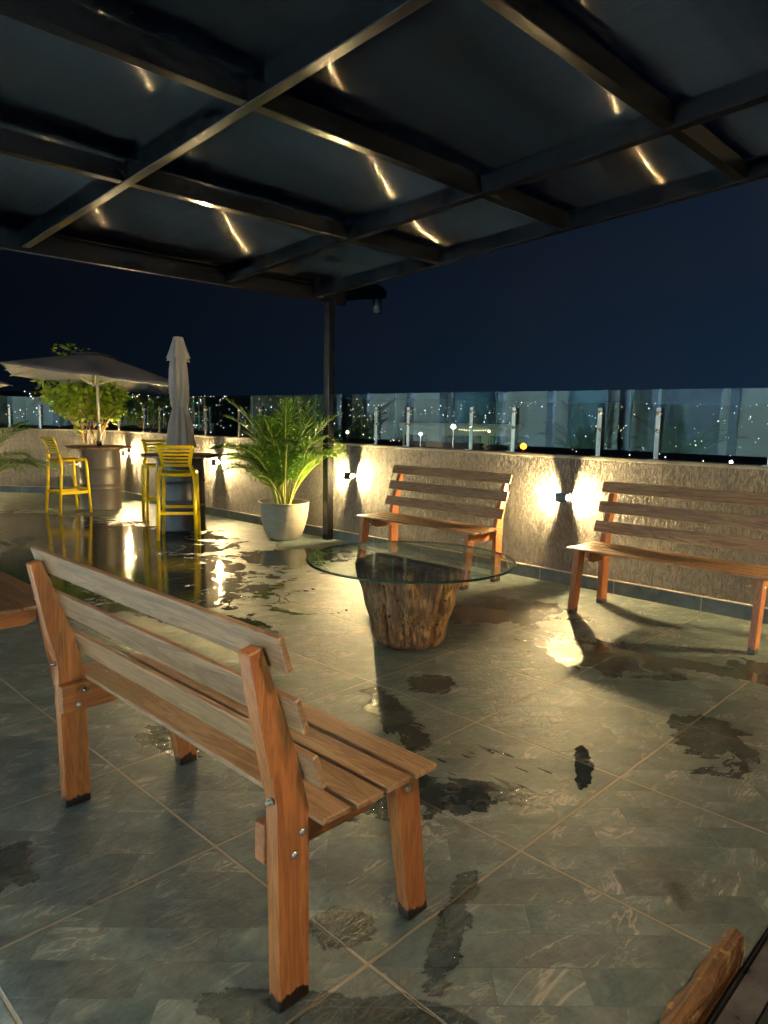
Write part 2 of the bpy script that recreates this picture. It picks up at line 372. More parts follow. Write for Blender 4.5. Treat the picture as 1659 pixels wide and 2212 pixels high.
def mat_poly():
    t = MT('smoked_polycarbonate'); P = t.pos(); sp = t.n('ShaderNodeSeparateXYZ'); t.l(P, sp.inputs[0])
    tg = t.n('ShaderNodeCombineXYZ', inp={0: 0.0, 1: 1.0, 2: -.0711})
    def an(col, ru, rv):
        g = t.n('ShaderNodeBsdfAnisotropic') if False else t.n('ShaderNodeBsdfGlossy')
        return g
    rib = t.noise(t.scale(P, (160, .25, 1)), 1.0, 2, .5)
    outs = []
    for rough, ani, colr in ((.21, .95, (.26, .26, .26)), (.34, .82, (.05, .046, .037))):
        g = t.n('ShaderNodeBsdfGlossy'); g.distribution = 'GGX'
        g.inputs['Roughness'].default_value = rough
        g.inputs['Anisotropy'].default_value = ani
        t.l(tg.outputs[0], g.inputs['Tangent'])
        cc = t.n('ShaderNodeVectorMath', operation='SCALE'); cc.inputs[0].default_value = colr; t.l(t.rng(rib, .35, .65, .7, 1.3), cc.inputs['Scale'])
        t.l(cc.outputs[0], g.inputs[0]); outs.append(g.outputs[0])
    ad = t.n('ShaderNodeMixShader', inp={0: .4}); t.l(outs[0], ad.inputs[1]); t.l(outs[1], ad.inputs[2])
    tr = t.n('ShaderNodeBsdfTransparent'); tr.inputs[0].default_value = (.16, .30, .42, 1)
    fr = t.n('ShaderNodeFresnel', inp={'IOR': 1.6}); f = t.math('MULTIPLY', t.math('ADD', t.math('MULTIPLY', fr.outputs[0], 1.0), .22, clamp=True), t.math('SUBTRACT', 1.0, t.n('ShaderNodeNewGeometry').outputs['Backfacing']))
    m = t.n('ShaderNodeMixShader'); t.l(f, m.inputs[0]); t.l(tr.outputs[0], m.inputs[1]); t.l(ad.outputs[0], m.inputs[2])
    return t.done(m.outputs[0])
M_POLY = mat_poly()

# ------------------------------------------------------------ setting: floor, terrain, walls
WX = 5.43                       # inner face of the long parapet
KX, KY = 5.43, 11.97            # corner of the two parapets
AD = Vector((-.64, .77, 0)).normalized()
b = MB(); b.face([(-8, -7, 0), (WX+.1, -7, 0), (WX+.1, KY+.1, 0), (KX+AD.x*14, KY+AD.y*14, 0), (-8, KY+AD.y*14, 0)])
b.build('floor', M_FLOOR, kind='structure')

def hill(r, az):
    t = min(1, max(0, (r-260)/2300)); t = t*t*(3-2*t)
    top = 62+16*noise.noise(Vector((az*5, 3.1, 0)))+7*noise.noise(Vector((az*17, 1.1, 0)))
    return -30+(top+30)*t+min(1, r/700)*5*noise.noise(Vector((r*math.cos(az)/160, r*math.sin(az)/160, 0)))
b = MB(); rings = []
rl = [24]+[24*(1.17**i) for i in range(1, 32)]
for r in rl:
    ring = []
    for i in range(161):
        a = R(-100+i*290/160); ring.append(b.b.verts.new((r*math.cos(a), r*math.sin(a), hill(min(r, 3000), a)-(0 if r < 3000 else (r-3000)*.04))))
    rings.append(ring)
for i in range(len(rl)-1):
    for k in range(160): b.b.faces.new((rings[i][k], rings[i+1][k], rings[i+1][k+1], rings[i][k+1])).smooth = True
M_LAND = simple('dark_wooded_land', (.035, .045, .03), .9, sc=.01, var=.4)
b.build('terrain', M_LAND, kind='structure')

def parapet(name, label, M, L, ends):
    """wall along local x from 0..L, inner face at local y=0, body to +y .15"""
    w = thing(name, label, 'wall'); w.matrix_world = M
    MB().box(ends[0], L, .002, .16, 0, 1.085).build('plaster_wall', M_PLASTER, w)
    MB().box(ends[0], L, -.008, .17, 1.085, 1.112).bevel(.004).build('coping', M_COPING, w)
    MB().box(ends[1], L, -.012, .002, .0, .108).build('skirting', M_SKIRT, w)
    MB().box(ends[1], L, -.020, .002, .108, .116).build('grout_line', M_GROUT, w)
    return w
MBm = Matrix(((0, 1, 0, WX), (-1, 0, 0, KY), (0, 0, 1, 0), (0, 0, 0, 1)))         # local x -> -Y, local y -> +X
parapet('parapet_wall', 'long low wall of scraped beige plaster running behind the two far benches and the palm', MBm, 19, (-.16, -.0))
ny = Vector((AD.y, -AD.x, 0))
MA = Matrix(((AD.x, ny.x, 0, KX), (AD.y, ny.y, 0, KY), (0, 0, 1, 0), (0, 0, 0, 1)))
if ny.y < 0: pass
# outward normal of wall A must point away from the camera
if ny.dot(Vector((KX, KY, 0))) < 0:
    ny = -ny; MA = Matrix(((AD.x, ny.x, 0, KX), (AD.y, ny.y, 0, KY), (0, 0, 1, 0), (0, 0, 0, 1)))
parapet('parapet_wall', 'shorter low plaster wall at far left behind the yellow stool and leafy shrub', MA, 13.5, (0.0, .01))

def balustrade(label, M, seams, capat, rev=False):
    g = thing('glass_balustrade', label, 'glass railing'); g.matrix_world = M
    for a, c in zip(seams[:-1], seams[1:]):
        m = MB(); m.box(a+.004, c-.004, .055, .065, 1.172, 1.655)
        for f in m.b.faces:
            n = f.normal if f.normal.length else None
            f.normal_update()
            if abs(f.normal.y) < .5: f.material_index = 1
        m.build('glass_panel', [M_GLASS, M_EDGE], g, fixn=False)
    post = None
    for x in capat:
        if post is None:
            post = MB().box(-.019, .019, .020, .034, 1.118, 1.515).bevel(.0015).build('post', M_STEEL, g)
            MB().box(-.045, .045, -.005, .085, 1.112, 1.119).bevel(.001).build('base_plate', M_STEEL, post)
            for z in (1.47, 1.335):
                MB().lathe([(.0165, 0), (.0165, .004), (.012, .008), (0, .009)], 16).xf(Matrix.Translation((0, .020, z)) @ Matrix.Rotation(R(90), 4, 'X')).build('cap_bolt', M_BOLT, post)
                MB().lathe([(.012, 0), (.012, .022)], 12).xf(Matrix.Translation((0, .056, z)) @ Matrix.Rotation(R(90), 4, 'X')).build('spacer', M_BOLT, post)
            post.location = (x, 0, 0); first = post
        else:
            p = first.copy(); COL.objects.link(p); p.parent = g; p.location = (x, 0, 0)
            for ch in first.children:
                c = ch.copy(); COL.objects.link(c); c.parent = p
    return g
sY = [11.67-1.292*0, 10.403, 9.073, 7.781, 6.505, 5.208, 3.923, 2.617, 1.32, .03, -1.27, -2.56]
cY = [11.504, 10.656, 10.159, 9.32, 8.85, 8.03, 7.563, 6.74, 6.27, 5.463, 4.996, 4.185, 3.707, 2.868, 2.379, 1.56, 1.08, .27, -.22, -1.03]
balustrade('clear frameless glass railing on steel posts along the long plaster wall', MBm, [KY-y for y in sY], [KY-y for y in cY])
balustrade('short glass railing on steel posts above the far left wall', MA, [.15+i*1.29 for i in range(10)], [x for i in range(10) for x in (.15+i*1.29+.28, .15+i*1.29+1.02)])

# ------------------------------------------------------------ wall lamps
M_LENS = emis('lamp_lens', (1.0, .72, .32), 8000.0)
def spot(parent, loc, d, W_, col, size, blend, rad):
    L = bpy.data.lights.new('lamp_beam', 'SPOT'); L.energy = W_; L.color = col; L.spot_size = R(size); L.spot_blend = blend; L.shadow_soft_size = rad
    o = bpy.data.objects.new('lamp_beam', L); COL.objects.link(o); o.location = loc
    o.rotation_euler = Vector(d).to_track_quat('-Z', 'Y').to_euler(); o.parent = parent; return o
def wall_lamp(y, label):
    g = thing('wall_lamp', label, 'wall lamp', (WX, y, .757), 0, 'two-way lamps along the long plaster wall')
    m = MB(); m.box(-.084, -.016, -.0355, .0355, -.034, .034).box(-.088, -.0842, -.054, .054, -.038, .038).box(-.0158, -.012, -.054, .054, -.038, .038).box(-.0840, -.0160, -.054, .054, .0342, .038).box(-.0840, -.0160, -.054, .054, -.038, -.0342); m.build('lamp_body', M_BLACK, g)
    MB().box(-.014, -.0, -.035, .035, -.03, .03).build('wall_bracket', M_BLACK, g)
    for s in (-1, 1):
        MB().lathe([(.017, 0), (.0165, .004), (.013, .010), (.007, .0135), (0, .015)], 20).xf(Matrix.Translation((-.05, s*.036, 0)) @ Matrix.Rotation(R(-90*s), 4, 'X')).build('lens', M_LENS, g)
        spot(g, (-.050, s*.0535, 0), (-.06, s, 0), P_WALL, C_WALL, 158, .1, .020)
    return g
wall_lamp(8.473, 'glowing wall lamp between the closed parasol barrel and the palm')
wall_lamp(5.786, 'glowing wall lamp just right of the black steel post')
wall_lamp(3.124, 'glowing wall lamp between the two benches by the wall')
wall_lamp(.45, 'wall lamp beyond the right end of the right-hand bench')
wall_lamp(-2.2, 'wall lamp further along the wall out to the right')
wall_lamp(11.15, 'wall lamp near the wall corner hidden behind the first barrel table')
# one on the far left wall
def wall_lamp_a(t, label):
    g = thing('wall_lamp', label, 'wall lamp'); g.matrix_world = MA @ Matrix.Translation((t, 0, .757)) 
    MB().box(-.0355, .0355, -.084, -.016, -.034, .034).box(-.06, .06, -.088, -.0842, -.038, .038).box(-.06, .06, -.0158, -.0, -.038, .038).box(-.06, .06, -.084, -.016, .0342, .038).box(-.06, .06, -.084, -.016, -.038, -.0342).build('lamp_body', M_BLACK, g)
    for s in (-1, 1):
        MB().lathe([(.017, 0), (.0165, .004), (.013, .010), (.007, .0135), (0, .015)], 20).xf(Matrix.Translation((s*.036, -.05, 0)) @ Matrix.Rotation(R(90*s), 4, 'Y')).build('lens', M_LENS, g)
        spot(g, (s*.0535, -.05, 0), (s, -.06, 0), P_WALL, C_WALL, 158, .1, .020)
wall_lamp_a(2.75, 'wall lamp on the far left wall just outside the frame')

# ------------------------------------------------------------ pergola
pg = thing('pergola', 'black steel pergola with smoked ribbed roof sheets and a slim corner post', 'pergola')
SL, ZA = .0711, 3.10
def zb(y): return ZA-SL*y
BH = .125
def ubeam(x, w, y0, y1, h=BH, name='beam'):
    m = MB(); m.prism([(y0, zb(y0)), (y1, zb(y1)), (y1, zb(y1)+h), (y0, zb(y0)+h)], x-w/2, x+w/2, 'x'); m.bevel(.004); m.build(name, M_BLACK, pg)
def vbeam(y, w, x0, x1, h=BH, dz=0.0, name='cross_beam'):
    m = MB(); y0, y1 = y-w/2, y+w/2
    m.prism([(y0, zb(y0)+dz), (y1, zb(y1)+dz), (y1, zb(y1)+h), (y0, zb(y0)+h)], x0, x1, 'x'); m.bevel(.004); m.build(name, M_BLACK, pg)
UX = [-1.55, .30, 2.165, 4.02, 5.155]
VY = [-2.1, -.81, .48, 1.79, 3.07, 4.37]
for x in UX: ubeam(x, .065, -2.10, 6.10)
for y in VY:
    for a, c in zip(UX[:-1], UX[1:]): vbeam(y, .06, a+.033, c-.033, BH-.004, .006)
for i, y in enumerate(VY+[6.10]):
    if i == 0: continue
    y0 = (VY+[6.10])[i-1]
    for a, c in zip(UX[:-1], UX[1:]):
        zz = BH+.012
        m = MB(); m.prism([(y0+.003, zb(y0)+zz), (y-.003, zb(y)+zz), (y-.003, zb(y)+zz+.008), (y0+.003, zb(y0)+zz+.008)], a+.003, c-.003, 'x'); m.build('roof_sheet', M_POLY, pg)
# front girder carried by the posts and the gutter outside it
MB().box(-1.75, 5.60, 6.115, 6.175, 2.648, 2.79).bevel(.004).build('girder', M_BLACK, pg)
m = MB()
m.prism([(6.178, 2.70), (6.30, 2.70), (6.315, 2.83), (6.305, 2.83), (6.292, 2.712), (6.19, 2.712), (6.185, 2.83), (6.178, 2.83)], -1.75, 5.60, 'x'); m.build('gutter', M_BLACK, pg)
MB().box(-1.75, 5.60, 6.05, 6.112, 2.80, 2.83).bevel(.003).build('edge_trim', M_BLACK, pg)
m = MB(); m.prism([(5.603, 2.70), (6.0, 2.79), (6.22, 2.80), (6.26, 2.83), (6.26, 2.90), (6.1, 2.965), (5.85, 2.95), (5.603, 2.84)], 6.12, 6.26, 'y'); m.bevel(.01, 2); m.build('gutter_outlet', M_BLACK, pg)
m = MB(); m.lathe([(.056, 2.63), (.056, 2.80)], 24, (6.17, 6.19)); m.build('downpipe', simple('dark_pvc', (.05, .055, .06), .25), pg)
for (x, y) in ((5.347, 6.112), (-1.5, 6.112), (5.347-.19, -2.0), (-1.5, -2.0)):
    m = MB(); m.box(x-.045, x+.045, y-.045, y+.045, 0, 2.648 if y > 0 else 3.22); m.bevel(.006, 2); p = m.build('post', M_BLACK, pg)

# ------------------------------------------------------------ benches
def make_bench(label, group):
    g = thing('park_bench', label, 'bench', (0, 0, 0), 0, group)
    L2 = .70; iy = L2-.058; th = .043
    X = lambda v: v-.925
    rear = [(0, 0), (.091, 0), (.089, .49), (.052, .63), (-.043, .906), (-.082, .897), (-.038, .668), (-.003, .535)]
    for s in (-1, 1):
        y0, y1 = (s*iy, s*(iy-th))
        m = MB(); m.prism(rear, min(y0, y1), max(y0, y1), 'y'); m.bevel(.0035); m.build('rear_leg', M_LEG, g)
        m = MB(); m.prism([(X(1.378), 0), (X(1.456), 0), (X(1.398), .4635), (X(1.303), .4635)], min(y0, y1), max(y0, y1), 'y'); m.bevel(.0035); m.build('front_leg', M_LEG, g)
        r0, r1 = s*(iy-th-.0015), s*(iy-th-.038)
        m = MB(); m.prism([(-.012, .365), (.33, .365), (.385, .385), (.385, .4632), (-.012, .4632)], min(r0, r1), max(r0, r1), 'y'); m.bevel(.003); m.build('rail', M_RAIL, g)
        for (bx, bz) in ((.066, .437), (.044, .389), (X(1.359), .405)):
            MB().lathe([(.0105, 0), (.0095, .004), (.006, .0065), (0, .0075)], 14).xf(Matrix.Translation((bx, s*(iy-.0005), bz)) @ Matrix.Rotation(R(-90*s), 4, 'X')).build('bolt', M_BOLT, g)
            MB().lathe([(.009, 0), (.009, .006), (.005, .0062), (.005, .014)], 6).xf(Matrix.Translation((bx, s*(iy-th-.038), bz)) @ Matrix.Rotation(R(90*s), 4, 'X')).build('nut', M_BOLT, g)
        MB().tube([(.012, s*(iy-.02), .535), (-.022, s*(iy-.02), .531)], .005, 8).tube([(-.006, s*(iy-.02), .533), (-.012, s*(iy-.02), .5325)], .010, 6).build('bolt', M_BOLT, g)
    for i, (a, c) in enumerate(((1.009, 1.098), (1.114, 1.205), (1.220, 1.308), (1.327, 1.411))):
        j = (.004, -.003, .002, 0)[i]
        m = MB(); m.box(X(a), X(c), -L2+j, L2+j*.5, .464, .4805); m.bevel(.0025); m.build('seat_board', M_BOARD, g)
        
    # back boards lie on the front edge of the leaning posts
    for (x0, z0, x1, z1, th2) in ((.080, .555, .050, .640, .017), (.027, .703, .0, .788, .017), (-.019, .855, -.046, .937, .018)):
        d = Vector((x1-x0, 0, z1-z0)).normalized(); n = Vector((d.z, 0, -d.x))
        p = [(x0, z0), (x1, z1), (x1+n.x*th2, z1+n.z*th2), (x0+n.x*th2, z0+n.z*th2)]
        m = MB(); m.prism(p, -L2+.002, L2-.001, 'y'); m.bevel(.0025); m.build('back_board', M_BOARD, g)
    return g
BG = 'slatted wooden benches around the glass table'
bench = make_bench('near wooden bench seen from behind, its slatted back facing the viewer', BG)
bench.location = (.925, 1.858, 0)
dup(bench, (.872, 4.205, 0), 0, 'wooden bench cut off by the left edge, only its seat end showing')
dup(bench, (5.105, 4.185, 0), PI, 'wooden bench against the wall behind the glass table')
dup(bench, (5.135, 1.955, 0), PI, 'wooden bench against the wall cut off by the right edge')

# ------------------------------------------------------------ stump table
def mat_stump():
    t = MT('varnished_stump'); c = t.coord()
    a = t.noise(t.scale(c, (14, 14, 2.4)), 2.2, 6, .68, 1.3); b = t.noise(t.scale(c, (7, 7, 1.6)), 1.4, 5, .65, 1.0); f = t.noise(c, 24, 4)
    col = t.mix(t.rng(a, .40, .56), (.03, .012, .006), (.42, .235, .08))
    col = t.mix(t.rng(b, .44, .60, .8, 0), col, (.09, .035, .016))
    col = t.mix(t.rng(f, .62, .68, 0, .6), col, (.02, .01, .006))
    vo = t.n('ShaderNodeTexVoronoi', inp={'Scale': 11.0}); t.l(c, vo.inputs['Vector'])
    hole = t.rng(vo.outputs['Distance'], .10, .14, 1, 0); col = t.mix(hole, col, (.008, .004, .003))
    h = t.math('SUBTRACT', t.math('ADD', a, t.math('MULTIPLY', b, .8)), t.math('MULTIPLY', hole, .6))
    return t.done(t.pbr(col, t.rng(a, .3, .7, .42, .65), 0.0, t.bump(h, 1.0, .02), .5))
M_STUMP = mat_stump()
TC = Vector((3.265, 2.945, 0))
tb = thing('stump_table', 'round clear glass coffee table on a gnarled varnished tree stump', 'table', TC)
TS = 1.035
toc = math.atan2(-TC.y, -TC.x)      # direction to the viewer
def sfn(r, z, th):
    v = Vector((math.cos(th)*1.4, math.sin(th)*1.4, z*1.5))
    q = r*(1+.06*noise.noise(v*1.3+Vector((4, 2, 1)))+.035*noise.noise(Vector((math.cos(th)*5, math.sin(th)*5, z*3)))+.014*noise.noise(Vector((math.cos(th)*14, math.sin(th)*14, z*6)))+.018*noise.noise(Vector((math.cos(th)*34, math.sin(th)*34, z*5))))
    def groove(at, w, dep, z0, z1, soft=.05):
        d = (th-at+PI) % (2*PI)-PI
        a = math.exp(-(d/w)**2); k = min(1, max(0, (z-z0)/soft))*min(1, max(0, (z1-z)/soft)); return dep*a*k
    q -= groove(toc-.62+.35*(z-.1)*0.3, .055, .085, -1, .40, .25)
    q -= groove(toc+.23, .16+.25*max(0, z-.30), .12, .30, 9, .14)
    q -= groove(toc+.72, .07, .03, -1, 9)
    q -= groove(toc+.12-.5*z, .03, .03, -1, .2, .1)
    q -= groove(toc+2.2, .1, .05, -1, 9)
    return q
prof = [(0.0, .0), (.195, .0), (.212, .012)] + [(.214+.125*((i/24)**.9)+.004*math.sin(i*.7), .012+.476*i/24) for i in range(1, 25)] + [(.29, .500), (0.0, .500)]
MB().lathe(prof, 180, fn=sfn).xf(Matrix.Scale(TS, 4, (0, 0, 1))).build('tree_stump', M_STUMP, tb)
m = MB(); m.lathe([(.64, .5005), (.652, .5015), (.655, .5065), (.652, .5115), (.64, .5125)], 128); m.xf(Matrix.Translation((0, 0, .0178)))
for f in m.b.faces:
    f.material_index = 0 if len(f.verts) > 8 else 1
    f.smooth = len(f.verts) < 8
m.build('glass_top', [M_TGLASS, M_TEDGE], tb)

# ------------------------------------------------------------ barrel tables
def mat_drum(name, a, b_):
    t = MT(name); c = t.coord(); n = t.noise(t.scale(c, (2, 2, 1)), 3, 4)
    sp = t.n('ShaderNodeSeparateXYZ'); t.l(c, sp.inputs[0])
    return t.done(t.pbr(t.mix(t.rng(n, .3, .7), a, b_), t.rng(n, .3, .7, .32, .5), 0.0, t.bump(t.noise(c, 6, 3), .15, .01), .5))
M_DRUM1 = mat_drum('brown_grey_drum_paint', (.055, .046, .040), (.085, .072, .062)); M_DRUM2 = mat_drum('black_drum_paint', (.010, .013, .019), (.018, .022, .029))
def mat_top():
    t = MT('barrel_top_wood'); c = t.coord(); n = t.noise(t.scale(c, (2, 12, 2)), 3, 5); s = t.noise(c, 9, 4)
    col = t.mix(t.rng(n, .3, .7), (.05, .03, .022), (.14, .08, .045)); col = t.mix(t.rng(s, .5, .62, 0, .7), col, (.36, .17, .07))
    return t.done(t.pbr(col, .35, 0.0, t.bump(n, .3, .004), .5))
M_TOP = mat_top()
def barrel(loc, mat, label):
    g = thing('barrel_table', label, 'table', loc, 0, 'bar tables made from steel drums')
    pr = [(0, .004), (.285, .004), (.293, 0), (.296, .008), (.290, .018), (.285, .03)]
    for zc in (.30, .60):
        pr += [(.285, zc-.025), (.289, zc-.012), (.2965, zc-.004), (.2965, zc+.004), (.289, zc+.012), (.285, zc+.025)]
        if zc < .5: pr += [(.285, .37), (.288, .375), (.285, .38)]
    pr += [(.285, .85), (.290, .862), (.296, .872), (.296, .88), (.288, .884), (.284, .872), (0, .872)]
    MB().lathe(pr, 56).build('drum', mat, g)
    MB().lathe([(0, .885), (.44, .885), (.458, .892), (.460, .908), (.452, .917), (0, .919)], 64, fn=lambda r, z, th: r*(1+.012*math.sin(3*th)+.006*math.sin(11*th))).build('table_top', M_TOP, g)
    return g
B1 = (4.60, 10.36, 0); B2 = (4.50, 7.88, 0)
barrel(B1, M_DRUM1, 'brown-grey steel drum bar table under the open parasol')
barrel(B2, M_DRUM2, 'black steel drum bar table with the closed parasol standing in it')

# ------------------------------------------------------------ yellow bar stools
M_YEL = simple('yellow_plastic', (.95, .66, .008), .30, var=.05)
def make_stool(label, group):
    g = thing('bar_stool', label, 'stool', (0, 0, 0), 0, group)
    fx, hy = .215, .205
    for s in (-1, 1):
        # front leg with its rounded shoulder, rear leg running up into the back
        MB().tube([(fx+.005, s*hy, 0), (fx-.02, s*(hy-.012), .40), (fx-.035, s*(hy-.02), .715), (fx-.045, s*(hy-.022), .742), (fx-.075, s*(hy-.024), .752)], [.018, .021, .023, .022, .019], 10).build('leg', M_YEL, g)
        MB().tube([(-fx-.01, s*hy, 0), (-fx+.02, s*(hy-.008), .40), (-fx+.035, s*(hy-.008), .66), (-fx+.035, s*(hy-.014), .73), (-fx+.03, s*(hy-.035), .785), (-fx+.022, s*(hy-.050), .83)], [.018, .0215, .024, .025, .024, .021], 10).build('leg', M_YEL, g)
    # seat
    m = MB(); nx, ny_ = 9, 9; vs = {}
    for i in range(nx):
        for j in range(ny_):
            u, v = i/(nx-1)*2-1, j/(ny_-1)*2-1
            x = u*.195; y = v*.19*(1-.06*abs(u)**3); z = .757-.014*(1-v*v)*(1-.5*u*u)+(.004 if u > .8 else 0)
            vs[i, j] = (x, y, z)
    top = {k: m.b.verts.new(p) for k, p in vs.items()}; bot = {k: m.b.verts.new((p[0], p[1], p[2]-.022)) for k, p in vs.items()}
    for i in range(nx-1):
        for j in range(ny_-1):
            m.b.faces.new((top[i, j], top[i+1, j], top[i+1, j+1], top[i, j+1])).smooth = True
            m.b.faces.new((bot[i, j], bot[i, j+1], bot[i+1, j+1], bot[i+1, j])).smooth = True
    per = [(i, 0) for i in range(nx)]+[(nx-1, j) for j in range(1, ny_)]+[(i, ny_-1) for i in range(nx-2, -1, -1)]+[(0, j) for j in range(ny_-2, 0, -1)]
    for a, c in zip(per, per[1:]+per[:1]): m.b.faces.new((top[a], top[c], bot[c], bot[a]))
    m.build('seat', M_YEL, g)
    # backrest: narrow at the bottom, flaring out to the top rail, four gaps between five bars
    def bx(z): return -fx+.022-.085*((z-.83)/.23)**1.6 if z > .83 else -fx+.022
    def by(z): return .155+.045*((z-.83)/.23)**1.5 if z > .83 else .155
    m = MB()
    for s in (-1, 1):
        zs = [.825+i*.235/8 for i in range(9)]
        m.tube([(bx(z), s*(by(z)-.012), z) for z in zs], .021, 8, .6)
    for (z0, z1) in ((.825, .855), (.872, .893), (.910, .931), (.948, .970), (.988, 1.01), (1.026, 1.062)):
        if z0 == .872: pass
        pts0, n = [], 10
        for k in range(n+1):
            v = k/n*2-1; bow = -.030*(1-v*v)
            pts0.append((v, bow))
        vv = []
        for v, bow in pts0:
            vv.append([m.b.verts.new((bx(z)+bow+dx, v*(by(z)-.006), z)) for (z, dx) in ((z0, -.006), (z1, -.006), (z1, .006), (z0, .006))])
        for p, q in zip(vv[:-1], vv[1:]):
            for k in range(4): m.b.faces.new((p[k], p[(k+1) % 4], q[(k+1) % 4], q[k]))
        m.b.faces.new(vv[0][::-1]); m.b.faces.new(vv[-1])
    m.build('backrest', M_YEL, g)
    # apron curve below the back opening, and the foot rails
    m = MB(); m.tube([(-fx+.035, -.19, .745), (-fx+.01, -.10, .735), (-fx+.0, 0, .731), (-fx+.01, .10, .735), (-fx+.035, .19, .745)], .021, 8)
    for s in (-1, 1): m.tube([(-fx+.03, s*.19, .743), (fx-.06, s*.183, .748)], .016, 8)
    m.tube([(fx-.06, -.183, .744), (fx-.06, .183, .744)], .016, 8); m.build('seat_frame', M_YEL, g)
    for s in (-1, 1): MB().box(-fx+.015, fx-.015, s*(hy-.012)-.011, s*(hy-.012)+.011, .272, .312).bevel(.003).build('foot_rail', M_YEL, g)
    MB().box(fx-.028, fx-.008, -hy+.02, hy-.02, .31, .345).bevel(.003).build('foot_rail', M_YEL, g)
    MB().box(-fx+.008, -fx+.026, -hy+.02, hy-.02, .285, .318).bevel(.003).build('foot_rail', M_YEL, g)
    return g
SG = 'yellow plastic bar stools at the barrel tables'
st = make_stool('yellow slat-back bar stool left of the brown-grey barrel', SG); st.location = (4.05, 10.17, 0); st.rotation_euler = (0, 0, R(4))
dup(st, (4.153, 7.324, 0), R(54), 'yellow slat-back bar stool nearest the viewer in front of the black barrel')
dup(st, (4.57, 8.50, 0), R(249), 'yellow bar stool behind the black barrel, partly hidden')

# ------------------------------------------------------------ parasols
def mat_fabric():
    t = MT('parasol_fabric'); c = t.coord(); n = t.noise(c, 3, 4)
    col = t.mix(t.rng(n, .3, .7), (.42, .40, .40), (.52, .50, .49))
    d = t.pbr(col, .85, 0.0, t.bump(t.noise(c, 14, 3), .25, .01), .2)
    tr = t.n('ShaderNodeBsdfTranslucent'); tr.inputs[0].default_value = (.4, .35, .3, 1)
    mx_ = t.n('ShaderNodeMixShader', inp={0: .10}); t.l(d, mx_.inputs[1]); t.l(tr.outputs[0], mx_.inputs[2])
    return t.done(mx_.outputs[0])
M_FAB = mat_fabric(); M_POLE = simple('grey_metal_pole', (.42, .41, .40), .35, .6)
def parasol(loc, az, tilt_axis, tilt, label, z_base=.92, group='cream fabric parasols'):
    g = thing('parasol', label, 'parasol', loc, 0, group)
    RR, ze, zt = 1.62, 1.86, 2.24
    T = Matrix.Translation((0, 0, 2.2)) @ Matrix.Rotation(tilt, 4, tilt_axis) @ Matrix.Rotation(R(-3.5), 4, Vector((math.sin(YAW), -math.cos(YAW), 0))) @ Matrix.Translation((0, 0, -2.2))
    m = MB(); apex = m.b.verts.new((0, 0, zt)); nr, seg = 8, 32; rings = []
    for i in range(1, nr+1):
        ring = []
        for k in range(seg):
            th = 2*PI*k/seg; a = (th+PI/4) % (PI/2)-PI/4      # square outline with corners at th=45deg
            half = RR/math.sqrt(2); rad = half/math.cos(a)
            ph = (th % (PI/4))/(PI/4); sag = math.sin(ph*PI)
            t = i/nr; z = zt-(zt-ze)*(t**1.12)-.022*sag*t*(1-.0*t)
            z -= .0
            rad *= (1-.035*sag*(t**3))
            ring.append(m.b.verts.new((rad*t*math.cos(th+az), rad*t*math.sin(th+az), z)))
        rings.append(ring)
    for k in range(seg): m.b.faces.new((apex, rings[0][k], rings[0][(k+1) % seg])).smooth = True
    for i in range(nr-1):
        for k in range(seg): m.b.faces.new((rings[i][k], rings[i+1][k], rings[i+1][(k+1) % seg], rings[i][(k+1) % seg])).smooth = True
    bmesh.ops.recalc_face_normals(m.b, faces=list(m.b.faces)); bmesh.ops.solidify(m.b, geom=list(m.b.faces), thickness=.003)
    m.xf(T); can = m.build('canopy', M_FAB, g)
    m = MB()
    ring0 = [m.b.verts.new((.30*math.cos(2*PI*k/16), .30*math.sin(2*PI*k/16), zt-.03+.012*(k % 2))) for k in range(16)]; ap = m.b.verts.new((0, 0, zt+.035))
    for k in range(16): m.b.faces.new((ap, ring0[k], ring0[(k+1) % 16]))
    bmesh.ops.solidify(m.b, geom=list(m.b.faces), thickness=.003); m.xf(T); m.build('vent_cap', M_FAB, can)
    for k in range(8):
        th = k*PI/4+az; a = (k*PI/4+PI/4) % (PI/2)-PI/4; rad = RR/math.sqrt(2)/math.cos(a)
        m = MB(); m.tube([(.03*math.cos(th), .03*math.sin(th), zt-.035), (rad*.5*math.cos(th), rad*.5*math.sin(th), zt-.02-(zt-ze)*.5**1.12), (rad*1.012*math.cos(th), rad*1.012*math.sin(th), ze-.012)], [.008, .008, .007], 6)
        m.xf(T); m.build('rib', M_POLE, g)
        m = MB(); m.tube([(.035*math.cos(th), .035*math.sin(th), 1.80), (rad*.5*math.cos(th), rad*.5*math.sin(th), zt-.03-(zt-ze)*.5**1.12)], .006, 6); m.xf(T); m.build('strut', M_POLE, g)
    MB().lathe([(.035, 1.78), (.04, 1.80), (.035, 1.84)], 16).xf(T).build('runner', M_POLE, g)
    MB().tube([(0, 0, z_base), (0, 0, 1.7), (0, 0, 2.20)], .019, 14).build('pole', M_POLE, g)
    MB().lathe([(.034, z_base-.002), (.036, z_base+.05), (.024, z_base+.07)], 16).build('pole_collar', M_BLACK, g)
    MB().lathe([(.023, 1.20), (.026, 1.215), (.026, 1.24), (.023, 1.255)], 16).build('pole_joint', M_STEEL, g)
    return g
